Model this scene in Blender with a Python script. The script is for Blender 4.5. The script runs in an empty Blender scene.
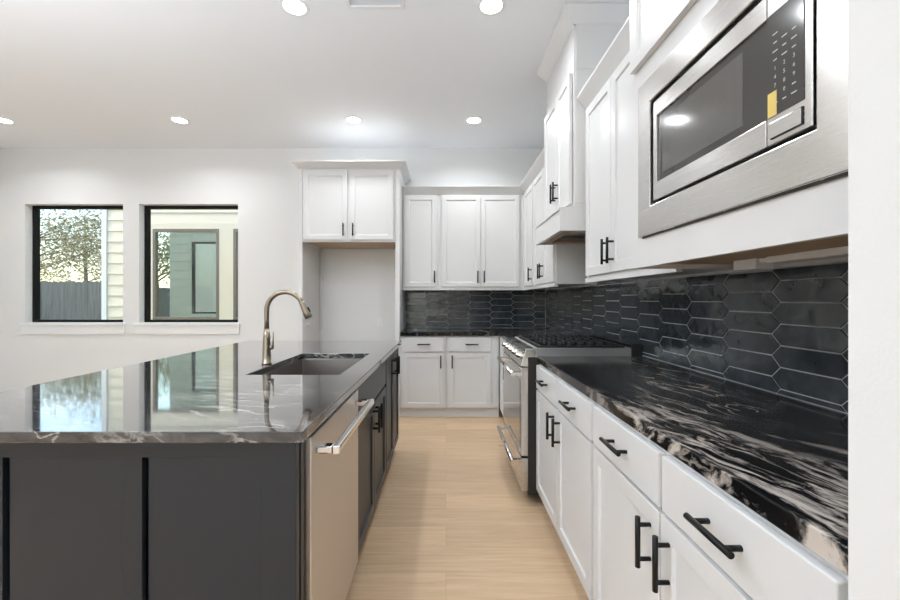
import bpy, bmesh, math, random
from mathutils import Vector, Matrix
from math import radians as R, sin, cos, pi

random.seed(7)
S = bpy.context.scene
C = bpy.context.collection
D = bpy.data

# ------------------------------------------------------------------ camera
cd = D.cameras.new('camera')
cd.sensor_width = 36.0
cd.lens = 16.0
cd.shift_x = 4.0 / 900
cd.shift_y = -0.5 / 900
cd.clip_start = 0.02
cam = D.objects.new('camera', cd)
C.objects.link(cam)
cam.location = (0, 0, 1.26)
cam.rotation_euler = (R(90), 0, 0)
S.camera = cam

# ------------------------------------------------------------------ world, sun, fill lamps, exposure
S.view_settings.view_transform = 'Standard'
S.view_settings.look = 'None'
S.view_settings.gamma = 1.0
S.view_settings.use_curve_mapping = False
S.view_settings.exposure = 0.40

w = D.worlds.new('sky')
S.world = w
w.use_nodes = True
nt = w.node_tree
sky = nt.nodes.new('ShaderNodeTexSky')
sky.sky_type = 'NISHITA'
sky.sun_disc = False
sky.sun_elevation = R(38)
sky.sun_rotation = R(250)
sky.air_density = 1.2
sky.dust_density = 1.5
bg = nt.nodes['Background']
nt.links.new(sky.outputs[0], bg.inputs['Color'])
bg.inputs['Strength'].default_value = 0.35

sl = D.lights.new('sun', 'SUN')
sl.energy = 2.4
sl.angle = R(1.0)
sl.color = (1.0, 0.95, 0.86)
so = D.objects.new('sun', sl)
C.objects.link(so)
so.rotation_euler = (R(52), 0, R(-80))


def area(name, loc, rot, sx, sy, power, col=(1, 1, 1)):
    l = D.lights.new(name, 'AREA')
    l.shape = 'RECTANGLE'
    l.size, l.size_y = sx, sy
    l.energy = power
    l.color = col
    o = D.objects.new(name, l)
    C.objects.link(o)
    o.location = loc
    o.rotation_euler = rot
    return o


# added fill lamp, stands for daylight through an unseen opening behind the camera
area('rear_daylight_fill', (-2.6, -4.75, 1.5), (R(124), 0, 0), 4.6, 2.5, 22, (0.79, 0.92, 1.07))
# two added fill lamps shining up to bounce light off the ceiling
area('ceiling_bounce_fill', (-2.6, 0.2, 1.9), (R(180), 0, 0), 1.1, 1.1, 98, (0.85, 0.93, 1.04))
area('ceiling_bounce_fill', (-0.9, 0.1, 1.95), (R(180), 0, 0), 0.6, 0.6, 23, (0.85, 0.93, 1.04))


# ------------------------------------------------------------------ materials
def newmat(name):
    m = D.materials.new(name)
    m.use_nodes = True
    n = m.node_tree.nodes
    return m, n, m.node_tree.links, n['Principled BSDF']


def pm(name, col, rough=0.5, metal=0.0, **kw):
    m, n, l, b = newmat(name)
    b.inputs['Base Color'].default_value = (*col, 1)
    b.inputs['Roughness'].default_value = rough
    b.inputs['Metallic'].default_value = metal
    for k, v in kw.items():
        b.inputs[k.replace('_', ' ')].default_value = v
    return m


def add_bump(m, scale, strength, dist=0.002, detail=3, stretch=None):
    n, l = m.node_tree.nodes, m.node_tree.links
    b = n['Principled BSDF']
    tc = n.new('ShaderNodeTexCoord')
    mp = n.new('ShaderNodeMapping')
    if stretch:
        mp.inputs['Scale'].default_value = stretch
    nz = n.new('ShaderNodeTexNoise')
    nz.inputs['Scale'].default_value = scale
    nz.inputs['Detail'].default_value = detail
    bp = n.new('ShaderNodeBump')
    bp.inputs['Strength'].default_value = strength
    bp.inputs['Distance'].default_value = dist
    l.new(tc.outputs['Object'], mp.inputs['Vector'])
    l.new(mp.outputs[0], nz.inputs['Vector'])
    l.new(nz.outputs['Fac'], bp.inputs['Height'])
    l.new(bp.outputs[0], b.inputs['Normal'])
    return m


M = {}
M['wall'] = add_bump(pm('wall_paint', (0.80, 0.80, 0.79), 0.7), 180, 0.25, 0.002)
M['ceiling'] = add_bump(pm('ceiling_paint', (0.89, 0.905, 0.93), 0.8), 150, 0.15, 0.002)
M['white'] = pm('white_cabinet_paint', (0.745, 0.74, 0.73), 0.32)
M['trimw'] = pm('white_trim_paint', (0.84, 0.84, 0.84), 0.4)
M['char'] = pm('charcoal_cabinet_paint', (0.016, 0.021, 0.029), 0.38, Specular_IOR_Level=0.5)
M['black'] = pm('matte_black_metal', (0.012, 0.012, 0.012), 0.38, 0.6)
M['frame'] = pm('black_window_frame', (0.008, 0.008, 0.008), 0.6, Specular_IOR_Level=0.2)
M['iron'] = pm('cast_iron', (0.018, 0.018, 0.019), 0.42)
M['enamel'] = pm('black_enamel', (0.012, 0.012, 0.013), 0.18)
M['darkside'] = pm('dark_grey_steel_side', (0.03, 0.027, 0.025), 0.45, 0.3)
M['oak_ply'] = add_bump(pm('oak_plywood', (0.52, 0.37, 0.24), 0.5), 30, 0.1, 0.001, 3, (1, 12, 12))
M['plastic'] = pm('white_plastic', (0.86, 0.86, 0.86), 0.35)
M['rubber'] = pm('dark_rubber', (0.015, 0.015, 0.015), 0.7)
M['yellow'] = pm('yellow_sticker', (0.80, 0.60, 0.16), 0.5)
M['legend'] = pm('keypad_legend_print', (0.55, 0.55, 0.55), 0.5)
M['grout'] = pm('light_grey_grout', (0.44, 0.45, 0.46), 0.8)
M['bronze'] = pm('brushed_bronze', (0.33, 0.275, 0.215), 0.28, 1.0)
M['sink'] = pm('dark_steel_sink', (0.23, 0.20, 0.18), 0.38, 0.85)
M['chrome'] = pm('polished_steel', (0.80, 0.78, 0.76), 0.12, 1.0)
M['bark'] = pm('tree_bark', (0.16, 0.12, 0.09), 0.9)
M['post'] = pm('white_corner_board', (0.80, 0.83, 0.85), 0.6)
M['cream'] = pm('cream_siding_paint', (0.80, 0.75, 0.62), 0.6)
M['bronzeframe'] = pm('taupe_window_frame', (0.16, 0.13, 0.10), 0.5)
M['dirt'] = add_bump(pm('garden_ground', (0.20, 0.19, 0.10), 0.95), 6, 0.5, 0.02)
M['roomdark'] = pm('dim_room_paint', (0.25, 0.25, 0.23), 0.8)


def steel(name, col, rough, stretch, aniso=0.0, rot=0.0):
    m, n, l, b = newmat(name)
    b.inputs['Base Color'].default_value = (*col, 1)
    b.inputs['Metallic'].default_value = 1.0
    tc = n.new('ShaderNodeTexCoord')
    mp = n.new('ShaderNodeMapping')
    mp.inputs['Scale'].default_value = stretch
    nz = n.new('ShaderNodeTexNoise')
    nz.inputs['Scale'].default_value = 1.0
    nz.inputs['Detail'].default_value = 4
    mr = n.new('ShaderNodeMapRange')
    mr.inputs['To Min'].default_value = rough - 0.05
    mr.inputs['To Max'].default_value = rough + 0.07
    l.new(tc.outputs['Object'], mp.inputs['Vector'])
    l.new(mp.outputs[0], nz.inputs['Vector'])
    l.new(nz.outputs['Fac'], mr.inputs['Value'])
    l.new(mr.outputs[0], b.inputs['Roughness'])
    b.inputs['Anisotropic'].default_value = aniso
    b.inputs['Anisotropic Rotation'].default_value = rot
    if aniso:
        tg = n.new('ShaderNodeTangent')
        tg.direction_type = 'RADIAL'
        tg.axis = 'X'
        l.new(tg.outputs[0], b.inputs['Tangent'])
    return m


M['steel'] = steel('brushed_stainless_steel', (0.66, 0.645, 0.625), 0.25, (8, 8, 900), 0.75)
M['steelsoft'] = steel('satin_stainless_steel', (0.66, 0.66, 0.67), 0.42, (8, 8, 400))
M['steelv'] = steel('vertical_brushed_stainless', (0.70, 0.67, 0.65), 0.33, (700, 700, 6))


def panes(name, tint, base_refl, rough=0.0, edge=1.0, ior=1.5):
    """window glass: clear with a mirror reflection growing at a glance"""
    m = D.materials.new(name)
    m.use_nodes = True
    n, l = m.node_tree.nodes, m.node_tree.links
    n.remove(n['Principled BSDF'])
    tr = n.new('ShaderNodeBsdfTransparent')
    tr.inputs[0].default_value = (*tint, 1)
    gl = n.new('ShaderNodeBsdfGlossy')
    gl.inputs['Roughness'].default_value = rough
    gl.inputs['Color'].default_value = (0.9, 1.0, 0.96, 1)
    fr = n.new('ShaderNodeFresnel')
    fr.inputs['IOR'].default_value = ior
    # the same reflection whichever side of the pane one looks at
    ge = n.new('ShaderNodeNewGeometry')
    io = n.new('ShaderNodeMapRange')
    io.inputs['To Min'].default_value = ior
    io.inputs['To Max'].default_value = 1.0 / ior
    l.new(ge.outputs['Backfacing'], io.inputs['Value'])
    l.new(io.outputs[0], fr.inputs['IOR'])
    ad = n.new('ShaderNodeMath')
    ad.operation = 'ADD'
    ad.use_clamp = True
    ad.inputs[1].default_value = base_refl
    mx = n.new('ShaderNodeMixShader')
    l.new(fr.outputs[0], ad.inputs[0])
    l.new(ad.outputs[0], mx.inputs[0])
    l.new(tr.outputs[0], mx.inputs[1])
    l.new(gl.outputs[0], mx.inputs[2])
    l.new(mx.outputs[0], n['Material Output'].inputs[0])
    return m


M['glass'] = panes('clear_window_glass', (0.98, 1.0, 0.99), 0.0)
M['coated'] = panes('coated_window_glass', (0.55, 0.72, 0.64), 0.50)
M['ovenglass'] = pm('black_oven_glass', (0.018, 0.017, 0.017), 0.06, 0.0, Coat_Weight=1.0)
M['mwglass'] = pm('dark_microwave_glass', (0.05, 0.048, 0.045), 0.10, 0.0, Specular_IOR_Level=0.8)


def mesh_glass():
    m, n, l, b = newmat('perforated_screen_glass')
    tc = n.new('ShaderNodeTexCoord')
    mp = n.new('ShaderNodeMapping')
    mp.inputs['Scale'].default_value = (260, 1, 260)
    ck = n.new('ShaderNodeTexVoronoi')
    ck.inputs['Scale'].default_value = 1.0
    ck.inputs['Randomness'].default_value = 0.1
    rp = n.new('ShaderNodeValToRGB')
    rp.color_ramp.elements[0].position = 0.3
    rp.color_ramp.elements[0].color = (0.04, 0.038, 0.035, 1)
    rp.color_ramp.elements[1].position = 0.5
    rp.color_ramp.elements[1].color = (0.22, 0.21, 0.195, 1)
    l.new(tc.outputs['Object'], mp.inputs[0])
    l.new(mp.outputs[0], ck.inputs['Vector'])
    l.new(ck.outputs['Distance'], rp.inputs[0])
    l.new(rp.outputs[0], b.inputs['Base Color'])
    b.inputs['Roughness'].default_value = 0.09
    return m


M['mwmesh'] = mesh_glass()


def emis(name, col, s):
    m, n, l, b = newmat(name)
    b.inputs['Base Color'].default_value = (*col, 1)
    b.inputs['Emission Color'].default_value = (*col, 1)
    b.inputs['Emission Strength'].default_value = s
    return m


M['lamp'] = emis('lit_lamp_lens', (1.0, 0.97, 0.92), 9.0)


def floor_mat():
    m, n, l, b = newmat('light_oak_planks')
    tc = n.new('ShaderNodeTexCoord')
    br = n.new('ShaderNodeTexBrick')
    br.offset = 0.37
    br.offset_frequency = 2
    br.inputs['Scale'].default_value = 1.0
    br.inputs['Brick Width'].default_value = 1.75
    br.inputs['Row Height'].default_value = 0.185
    br.inputs['Mortar Size'].default_value = 0.0012
    br.inputs['Mortar Smooth'].default_value = 0.3
    br.inputs['Color1'].default_value = (0.0, 0.0, 0.0, 1)
    br.inputs['Color2'].default_value = (1.0, 1.0, 1.0, 1)
    br.inputs['Mortar'].default_value = (0.5, 0.5, 0.5, 1)
    l.new(tc.outputs['Object'], br.inputs['Vector'])
    mp = n.new('ShaderNodeMapping')
    mp.inputs['Scale'].default_value = (1.3, 22, 1)
    l.new(tc.outputs['Object'], mp.inputs[0])
    # every plank reads the grain from its own place
    sep = n.new('ShaderNodeVectorMath')
    sep.operation = 'MULTIPLY_ADD'
    sep.inputs[1].default_value = (13, 17, 9)
    l.new(br.outputs['Color'], sep.inputs[0])
    l.new(mp.outputs[0], sep.inputs[2])
    nz = n.new('ShaderNodeTexNoise')
    nz.inputs['Scale'].default_value = 2.2
    nz.inputs['Detail'].default_value = 6
    nz.inputs['Roughness'].default_value = 0.6
    nz.inputs['Distortion'].default_value = 0.6
    l.new(sep.outputs[0], nz.inputs['Vector'])
    rp = n.new('ShaderNodeValToRGB')
    rp.color_ramp.elements[0].position = 0.28
    rp.color_ramp.elements[0].color = (0.60, 0.41, 0.245, 1)
    rp.color_ramp.elements[1].position = 0.72
    rp.color_ramp.elements[1].color = (0.75, 0.55, 0.36, 1)
    l.new(nz.outputs['Fac'], rp.inputs[0])
    # plank to plank tone
    hs = n.new('ShaderNodeHueSaturation')
    mr = n.new('ShaderNodeMapRange')
    mr.inputs['To Min'].default_value = 0.92
    mr.inputs['To Max'].default_value = 1.08
    l.new(br.outputs['Color'], mr.inputs['Value'])
    l.new(mr.outputs[0], hs.inputs['Value'])
    l.new(rp.outputs[0], hs.inputs['Color'])
    # seams and small knots
    mx = n.new('ShaderNodeMix')
    mx.data_type = 'RGBA'
    mx.inputs[7].default_value = (0.36, 0.24, 0.15, 1)
    sc = n.new('ShaderNodeMath')
    sc.operation = 'MULTIPLY'
    sc.inputs[1].default_value = 0.55
    l.new(br.outputs['Fac'], sc.inputs[0])
    l.new(sc.outputs[0], mx.inputs[0])
    l.new(hs.outputs[0], mx.inputs[6])
    vo = n.new('ShaderNodeTexVoronoi')
    vo.inputs['Scale'].default_value = 1.0
    mk = n.new('ShaderNodeMapping')
    mk.inputs['Scale'].default_value = (1.8, 4.5, 1)
    l.new(tc.outputs['Object'], mk.inputs[0])
    l.new(mk.outputs[0], vo.inputs['Vector'])
    kr = n.new('ShaderNodeValToRGB')
    kr.color_ramp.elements[0].position = 0.012
    kr.color_ramp.elements[0].color = (1, 1, 1, 1)
    kr.color_ramp.elements[1].position = 0.06
    kr.color_ramp.elements[1].color = (0, 0, 0, 1)
    l.new(vo.outputs['Distance'], kr.inputs[0])
    mk2 = n.new('ShaderNodeMix')
    mk2.data_type = 'RGBA'
    mk2.inputs[7].default_value = (0.22, 0.13, 0.07, 1)
    l.new(kr.outputs[0], mk2.inputs[0])
    l.new(mx.outputs[2], mk2.inputs[6])
    l.new(mk2.outputs[2], b.inputs['Base Color'])
    b.inputs['Roughness'].default_value = 0.42
    b.inputs['Specular IOR Level'].default_value = 0.35
    return m


M['floor'] = floor_mat()


def granite(name, flow_deg, base, grey, vein, vein_w, patch_lo, patch_hi, rough, ior, scale=1.0, vthr=(0.0, 0.03), spot=None, coat=None, stretch=(1.7, 9, 9), gap=(0.47, 0.62)):
    """dark granite with pale streaks drawn out along one direction"""
    m, n, l, b = newmat(name)
    tc = n.new('ShaderNodeTexCoord')
    rot = n.new('ShaderNodeMapping')
    rot.inputs['Rotation'].default_value = (0, 0, R(flow_deg))
    l.new(tc.outputs['Object'], rot.inputs[0])
    # warp
    wn = n.new('ShaderNodeTexNoise')
    wn.inputs['Scale'].default_value = 2.3 * scale
    wn.inputs['Detail'].default_value = 3
    l.new(rot.outputs[0], wn.inputs['Vector'])
    wm = n.new('ShaderNodeVectorMath')
    wm.operation = 'MULTIPLY_ADD'
    wm.inputs[1].default_value = (0.22, 0.22, 0.22)
    l.new(wn.outputs['Color'], wm.inputs[0])
    l.new(rot.outputs[0], wm.inputs[2])
    st = n.new('ShaderNodeMapping')
    st.inputs['Scale'].default_value = tuple(q * scale for q in stretch)
    l.new(wm.outputs[0], st.inputs[0])
    # streak field
    s1 = n.new('ShaderNodeTexNoise')
    s1.inputs['Scale'].default_value = 2.0
    s1.inputs['Detail'].default_value = 9
    s1.inputs['Roughness'].default_value = 0.68
    s1.inputs['Distortion'].default_value = 0.5
    l.new(st.outputs[0], s1.inputs['Vector'])
    # where the pale patches gather
    p1 = n.new('ShaderNodeTexNoise')
    p1.inputs['Scale'].default_value = 0.55
    p1.inputs['Detail'].default_value = 2
    l.new(st.outputs[0], p1.inputs['Vector'])
    pr = n.new('ShaderNodeMapRange')
    pr.inputs['From Min'].default_value = patch_lo
    pr.inputs['From Max'].default_value = patch_hi
    l.new(p1.outputs['Fac'], pr.inputs['Value'])
    patch = pr.outputs[0]
    if spot:
        # one big pale field in the stone, (centre, radii)
        sm = n.new('ShaderNodeMapping')
        sm.vector_type = 'TEXTURE'
        sm.inputs['Location'].default_value = spot[0]
        sm.inputs['Rotation'].default_value = (0, 0, R(spot[2]))
        sm.inputs['Scale'].default_value = spot[1]
        l.new(tc.outputs['Object'], sm.inputs[0])
        ln = n.new('ShaderNodeVectorMath')
        ln.operation = 'LENGTH'
        l.new(sm.outputs[0], ln.inputs[0])
        sf = n.new('ShaderNodeMapRange')
        sf.inputs['From Min'].default_value = 1.0
        sf.inputs['From Max'].default_value = 0.45
        l.new(ln.outputs['Value'], sf.inputs['Value'])
        ms = n.new('ShaderNodeMath')
        ms.operation = 'MAXIMUM'
        l.new(pr.outputs[0], ms.inputs[0])
        l.new(sf.outputs[0], ms.inputs[1])
        patch = ms.outputs[0]
    sr = n.new('ShaderNodeValToRGB')
    sr.color_ramp.elements[0].position = 0.49
    sr.color_ramp.elements[0].color = (0, 0, 0, 1)
    sr.color_ramp.elements[1].position = 0.60
    sr.color_ramp.elements[1].color = (1, 1, 1, 1)
    l.new(s1.outputs['Fac'], sr.inputs[0])
    mu = n.new('ShaderNodeMath')
    mu.operation = 'MULTIPLY'
    l.new(patch, mu.inputs[0])
    l.new(sr.outputs[0], mu.inputs[1])
    # hairline veins: |noise - .5| close to zero
    v1 = n.new('ShaderNodeTexNoise')
    v1.inputs['Scale'].default_value = 1.1
    v1.inputs['Detail'].default_value = 5
    v1.inputs['Roughness'].default_value = 0.55
    l.new(st.outputs[0], v1.inputs['Vector'])
    su = n.new('ShaderNodeMath')
    su.operation = 'SUBTRACT'
    su.inputs[1].default_value = 0.5
    l.new(v1.outputs['Fac'], su.inputs[0])
    ab = n.new('ShaderNodeMath')
    ab.operation = 'ABSOLUTE'
    l.new(su.outputs[0], ab.inputs[0])
    vr = n.new('ShaderNodeMapRange')
    vr.inputs['From Min'].default_value = vthr[0]
    vr.inputs['From Max'].default_value = vthr[1]
    vr.inputs['To Min'].default_value = 1
    vr.inputs['To Max'].default_value = 0
    l.new(ab.outputs[0], vr.inputs['Value'])
    bk = n.new('ShaderNodeTexNoise')
    bk.inputs['Scale'].default_value = 3.0
    bk.inputs['Detail'].default_value = 4
    l.new(rot.outputs[0], bk.inputs['Vector'])
    bkr = n.new('ShaderNodeMapRange')
    bkr.inputs['From Min'].default_value = gap[0]
    bkr.inputs['From Max'].default_value = gap[1]
    bkr.inputs['To Max'].default_value = vein_w
    l.new(bk.outputs['Fac'], bkr.inputs['Value'])
    vm = n.new('ShaderNodeMath')
    vm.operation = 'MULTIPLY'
    l.new(vr.outputs[0], vm.inputs[0])
    l.new(bkr.outputs[0], vm.inputs[1])
    mxm = n.new('ShaderNodeMath')
    mxm.operation = 'MAXIMUM'
    l.new(mu.outputs[0], mxm.inputs[0])
    l.new(vm.outputs[0], mxm.inputs[1])
    # ground tone
    gr = n.new('ShaderNodeValToRGB')
    gr.color_ramp.elements[0].position = 0.40
    gr.color_ramp.elements[0].color = (*base, 1)
    gr.color_ramp.elements[1].position = 0.68
    gr.color_ramp.elements[1].color = (*grey, 1)
    l.new(s1.outputs['Fac'], gr.inputs[0])
    # vein tone, cream to grey
    vt = n.new('ShaderNodeMix')
    vt.data_type = 'RGBA'
    vt.inputs[6].default_value = (vein[0] * 0.75, vein[1] * 0.75, vein[2] * 0.78, 1)
    vt.inputs[7].default_value = (*vein, 1)
    l.new(bk.outputs['Fac'], vt.inputs[0])
    mx = n.new('ShaderNodeMix')
    mx.data_type = 'RGBA'
    l.new(mxm.outputs[0], mx.inputs[0])
    l.new(gr.outputs[0], mx.inputs[6])
    l.new(vt.outputs[2], mx.inputs[7])
    l.new(mx.outputs[2], b.inputs['Base Color'])
    b.inputs['Roughness'].default_value = rough
    b.inputs['IOR'].default_value = ior
    if coat:
        b.inputs['Coat Weight'].default_value = 1.0
        b.inputs['Coat Roughness'].default_value = rough
        b.inputs['Coat IOR'].default_value = coat
    return m


M['granite_black'] = granite('black_granite_cream_veins', 78, (0.005, 0.005, 0.006), (0.012, 0.012, 0.013),
                             (0.70, 0.62, 0.54), 0.55, 0.58, 0.74, 0.14, 1.38, spot=((0.64, 0.72, 0.9), (0.25, 1.0, 1.0), 10), stretch=(3.0, 15, 6))
M['granite_island'] = granite('charcoal_granite_white_veins', 20, (0.035, 0.035, 0.036), (0.10, 0.10, 0.10),
                              (0.60, 0.57, 0.53), 0.75, 0.64, 0.88, 0.05, 1.5, coat=1.5, stretch=(2.4, 12, 8), vthr=(0.001, 0.03), gap=(0.42, 0.56))


def tile_mat():
    m, n, l, b = newmat('glazed_blue_black_tile')
    tc = n.new('ShaderNodeTexCoord')
    nz = n.new('ShaderNodeTexNoise')
    nz.inputs['Scale'].default_value = 14
    nz.inputs['Detail'].default_value = 2
    l.new(tc.outputs['Object'], nz.inputs['Vector'])
    rp = n.new('ShaderNodeValToRGB')
    rp.color_ramp.elements[0].position = 0.3
    rp.color_ramp.elements[0].color = (0.018, 0.024, 0.030, 1)
    rp.color_ramp.elements[1].position = 0.75
    rp.color_ramp.elements[1].color = (0.045, 0.058, 0.071, 1)
    l.new(nz.outputs['Fac'], rp.inputs[0])
    l.new(rp.outputs[0], b.inputs['Base Color'])
    b.inputs['Roughness'].default_value = 0.14
    b.inputs['Specular IOR Level'].default_value = 0.7
    bp = n.new('ShaderNodeBump')
    bp.inputs['Strength'].default_value = 0.25
    bp.inputs['Distance'].default_value = 0.012
    l.new(nz.outputs['Fac'], bp.inputs['Height'])
    l.new(bp.outputs[0], b.inputs['Normal'])
    return m


M['tile'] = tile_mat()


def fence_mat():
    m, n, l, b = newmat('weathered_fence_wood')
    tc = n.new('ShaderNodeTexCoord')
    mp = n.new('ShaderNodeMapping')
    mp.inputs['Scale'].default_value = (9, 9, 0.8)
    nz = n.new('ShaderNodeTexNoise')
    nz.inputs['Scale'].default_value = 2.0
    nz.inputs['Detail'].default_value = 5
    rp = n.new('ShaderNodeValToRGB')
    rp.color_ramp.elements[0].position = 0.3
    rp.color_ramp.elements[0].color = (0.085, 0.095, 0.088, 1)
    rp.color_ramp.elements[1].position = 0.7
    rp.color_ramp.elements[1].color = (0.17, 0.18, 0.168, 1)
    l.new(tc.outputs['Object'], mp.inputs[0])
    l.new(mp.outputs[0], nz.inputs['Vector'])
    l.new(nz.outputs['Fac'], rp.inputs[0])
    l.new(rp.outputs[0], b.inputs['Base Color'])
    b.inputs['Roughness'].default_value = 0.9
    return m


M['fence'] = fence_mat()


def leaf_mat():
    m, n, l, b = newmat('autumn_leaves')
    oi = n.new('ShaderNodeNewGeometry')
    rp = n.new('ShaderNodeValToRGB')
    e = rp.color_ramp.elements
    e[0].position = 0.0
    e[0].color = (0.14, 0.17, 0.07, 1)
    e[1].position = 1.0
    e[1].color = (0.80, 0.70, 0.56, 1)
    for p, c in ((0.25, (0.26, 0.28, 0.12)), (0.5, (0.40, 0.30, 0.17)), (0.75, (0.50, 0.42, 0.22))):
        k = e.new(p)
        k.color = (*c, 1)
    l.new(oi.outputs['Random Per Island'], rp.inputs[0])
    l.new(rp.outputs[0], b.inputs['Base Color'])
    b.inputs['Roughness'].default_value = 0.6
    return m


M['leaf'] = leaf_mat()


# ------------------------------------------------------------------ mesh helpers
class MB:
    def __init__(s):
        s.b = bmesh.new()

    def faces(s, vs, fs):
        v = [s.b.verts.new(p) for p in vs]
        out = []
        for f in fs:
            try:
                out.append(s.b.faces.new([v[i] for i in f]))
            except ValueError:
                pass
        return s

    def box(s, x0, x1, y0, y1, z0, z1):
        return s.faces([(x0, y0, z0), (x1, y0, z0), (x1, y1, z0), (x0, y1, z0), (x0, y0, z1), (x1, y0, z1), (x1, y1, z1), (x0, y1, z1)],
                       [(0, 3, 2, 1), (4, 5, 6, 7), (0, 1, 5, 4), (1, 2, 6, 5), (2, 3, 7, 6), (3, 0, 4, 7)])

    def hexa(s, b, t):
        """solid between a bottom quad and a top quad (both counter-clockwise from above)"""
        return s.faces(list(b) + list(t), [(0, 3, 2, 1), (4, 5, 6, 7), (0, 1, 5, 4), (1, 2, 6, 5), (2, 3, 7, 6), (3, 0, 4, 7)])

    def prism(s, prof, a0, a1, axis='x'):
        """profile of (y,z) [axis x], (x,z) [axis y] or (x,y) [axis z] extruded"""
        n = len(prof)
        mk = {'x': lambda p, a: (a, p[0], p[1]), 'y': lambda p, a: (p[0], a, p[1]), 'z': lambda p, a: (p[0], p[1], a)}[axis]
        vs = [mk(p, a0) for p in prof] + [mk(p, a1) for p in prof]
        fs = [tuple(range(n)), tuple(range(2 * n - 1, n - 1, -1))]
        fs += [(i, (i + 1) % n, n + (i + 1) % n, n + i) for i in range(n)]
        return s.faces(vs, fs)

    def tube(s, path, rad, seg=12, cap=True):
        path = [Vector(p) for p in path]
        if not isinstance(rad, (list, tuple)):
            rad = [rad] * len(path)
        rings = []
        d0 = (path[1] - path[0]).normalized()
        up = Vector((0, 0, 1)) if abs(d0.z) < 0.9 else Vector((1, 0, 0))
        u = d0.cross(up).normalized()
        for i, p in enumerate(path):
            a = path[max(i - 1, 0)]
            c = path[min(i + 1, len(path) - 1)]
            d = (c - a)
            d = d.normalized() if d.length > 1e-9 else d0
            u = (u - d * u.dot(d)).normalized()
            v = d.cross(u)
            rings.append([s.b.verts.new(p + (u * cos(2 * pi * k / seg) + v * sin(2 * pi * k / seg)) * rad[i]) for k in range(seg)])
        for r0, r1 in zip(rings, rings[1:]):
            for k in range(seg):
                f = s.b.faces.new((r0[k], r0[(k + 1) % seg], r1[(k + 1) % seg], r1[k]))
                f.smooth = True
        if cap:
            s.b.faces.new(rings[0][::-1])
            s.b.faces.new(rings[-1])
        return s

    def grid(s, us, vs, filled, w0, w1, plane='xy'):
        """solid of grid cells; plane xy (w = z), xz (w = y) or yz (w = x)"""
        mk = {'xy': lambda u, v, t: (u, v, t), 'xz': lambda u, v, t: (u, t, v), 'yz': lambda u, v, t: (t, u, v)}[plane]
        cache = {}

        def V(i, j, k):
            if (i, j, k) not in cache:
                cache[(i, j, k)] = s.b.verts.new(mk(us[i], vs[j], (w0, w1)[k]))
            return cache[(i, j, k)]
        F = lambda i, j: 0 <= i < len(us) - 1 and 0 <= j < len(vs) - 1 and filled(i, j)
        for i in range(len(us) - 1):
            for j in range(len(vs) - 1):
                if not F(i, j):
                    continue
                for k in (0, 1):
                    s.b.faces.new((V(i, j, k), V(i + 1, j, k), V(i + 1, j + 1, k), V(i, j + 1, k)))
                if not F(i - 1, j):
                    s.b.faces.new((V(i, j, 0), V(i, j + 1, 0), V(i, j + 1, 1), V(i, j, 1)))
                if not F(i + 1, j):
                    s.b.faces.new((V(i + 1, j, 0), V(i + 1, j + 1, 0), V(i + 1, j + 1, 1), V(i + 1, j, 1)))
                if not F(i, j - 1):
                    s.b.faces.new((V(i, j, 0), V(i + 1, j, 0), V(i + 1, j, 1), V(i, j, 1)))
                if not F(i, j + 1):
                    s.b.faces.new((V(i, j + 1, 0), V(i + 1, j + 1, 0), V(i + 1, j + 1, 1), V(i, j + 1, 1)))
        return s

    def shaker(s, wd, h, t=0.02, st=0.05, rec=0.009):
        """shaker front: face at y=-t, recessed middle panel"""
        x0, x1, z0, z1 = 0, wd, 0, h
        a, c, e, g = st, wd - st, st, h - st
        b = 0.004
        vs = [(x0, 0, z0), (x1, 0, z0), (x1, 0, z1), (x0, 0, z1),
              (x0, -t, z0), (x1, -t, z0), (x1, -t, z1), (x0, -t, z1),
              (a, -t, e), (c, -t, e), (c, -t, g), (a, -t, g),
              (a + b, -t + rec, e + b), (c - b, -t + rec, e + b), (c - b, -t + rec, g - b), (a + b, -t + rec, g - b)]
        fs = [(0, 1, 2, 3), (0, 4, 5, 1), (1, 5, 6, 2), (2, 6, 7, 3), (3, 7, 4, 0)]
        fs += [(4 + i, 8 + i, 8 + (i + 1) % 4, 4 + (i + 1) % 4) for i in range(4)]
        fs += [(8 + i, 12 + i, 12 + (i + 1) % 4, 8 + (i + 1) % 4) for i in range(4)]
        fs += [(12, 15, 14, 13)]
        return s.faces(vs, fs)

    def mesh(s, name, mat):
        bmesh.ops.recalc_face_normals(s.b, faces=s.b.faces[:])
        me = D.meshes.new(name)
        s.b.to_mesh(me)
        s.b.free()
        if mat is not None:
            me.materials.append(M[mat] if isinstance(mat, str) else mat)
        return me

    def build(s, name, mat, parent=None, loc=(0, 0, 0), rot=(0, 0, 0), bev=0.0):
        return link(name, s.mesh(name, mat), parent, loc, rot, bev)


def link(name, me, parent=None, loc=(0, 0, 0), rot=(0, 0, 0), bev=0.0):
    o = D.objects.new(name, me)
    C.objects.link(o)
    o.parent = parent
    o.location = loc
    o.rotation_euler = rot
    if bev:
        m = o.modifiers.new('bevel', 'BEVEL')
        m.width = bev
        m.segments = 2
        m.limit_method = 'ANGLE'
        m.angle_limit = R(40)
    return o


def tag(o, label, cat, group=None):
    o['label'] = label
    o['category'] = cat
    if group:
        o['group'] = group
    return o


def thing(name, label, cat, loc=(0, 0, 0), rz=0.0, group=None):
    o = D.objects.new(name, None)
    C.objects.link(o)
    o.location = loc
    o.rotation_euler = (0, 0, rz)
    o.empty_display_size = 0.1
    return tag(o, label, cat, group)


def struct(o):
    o['kind'] = 'structure'
    return o


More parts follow.
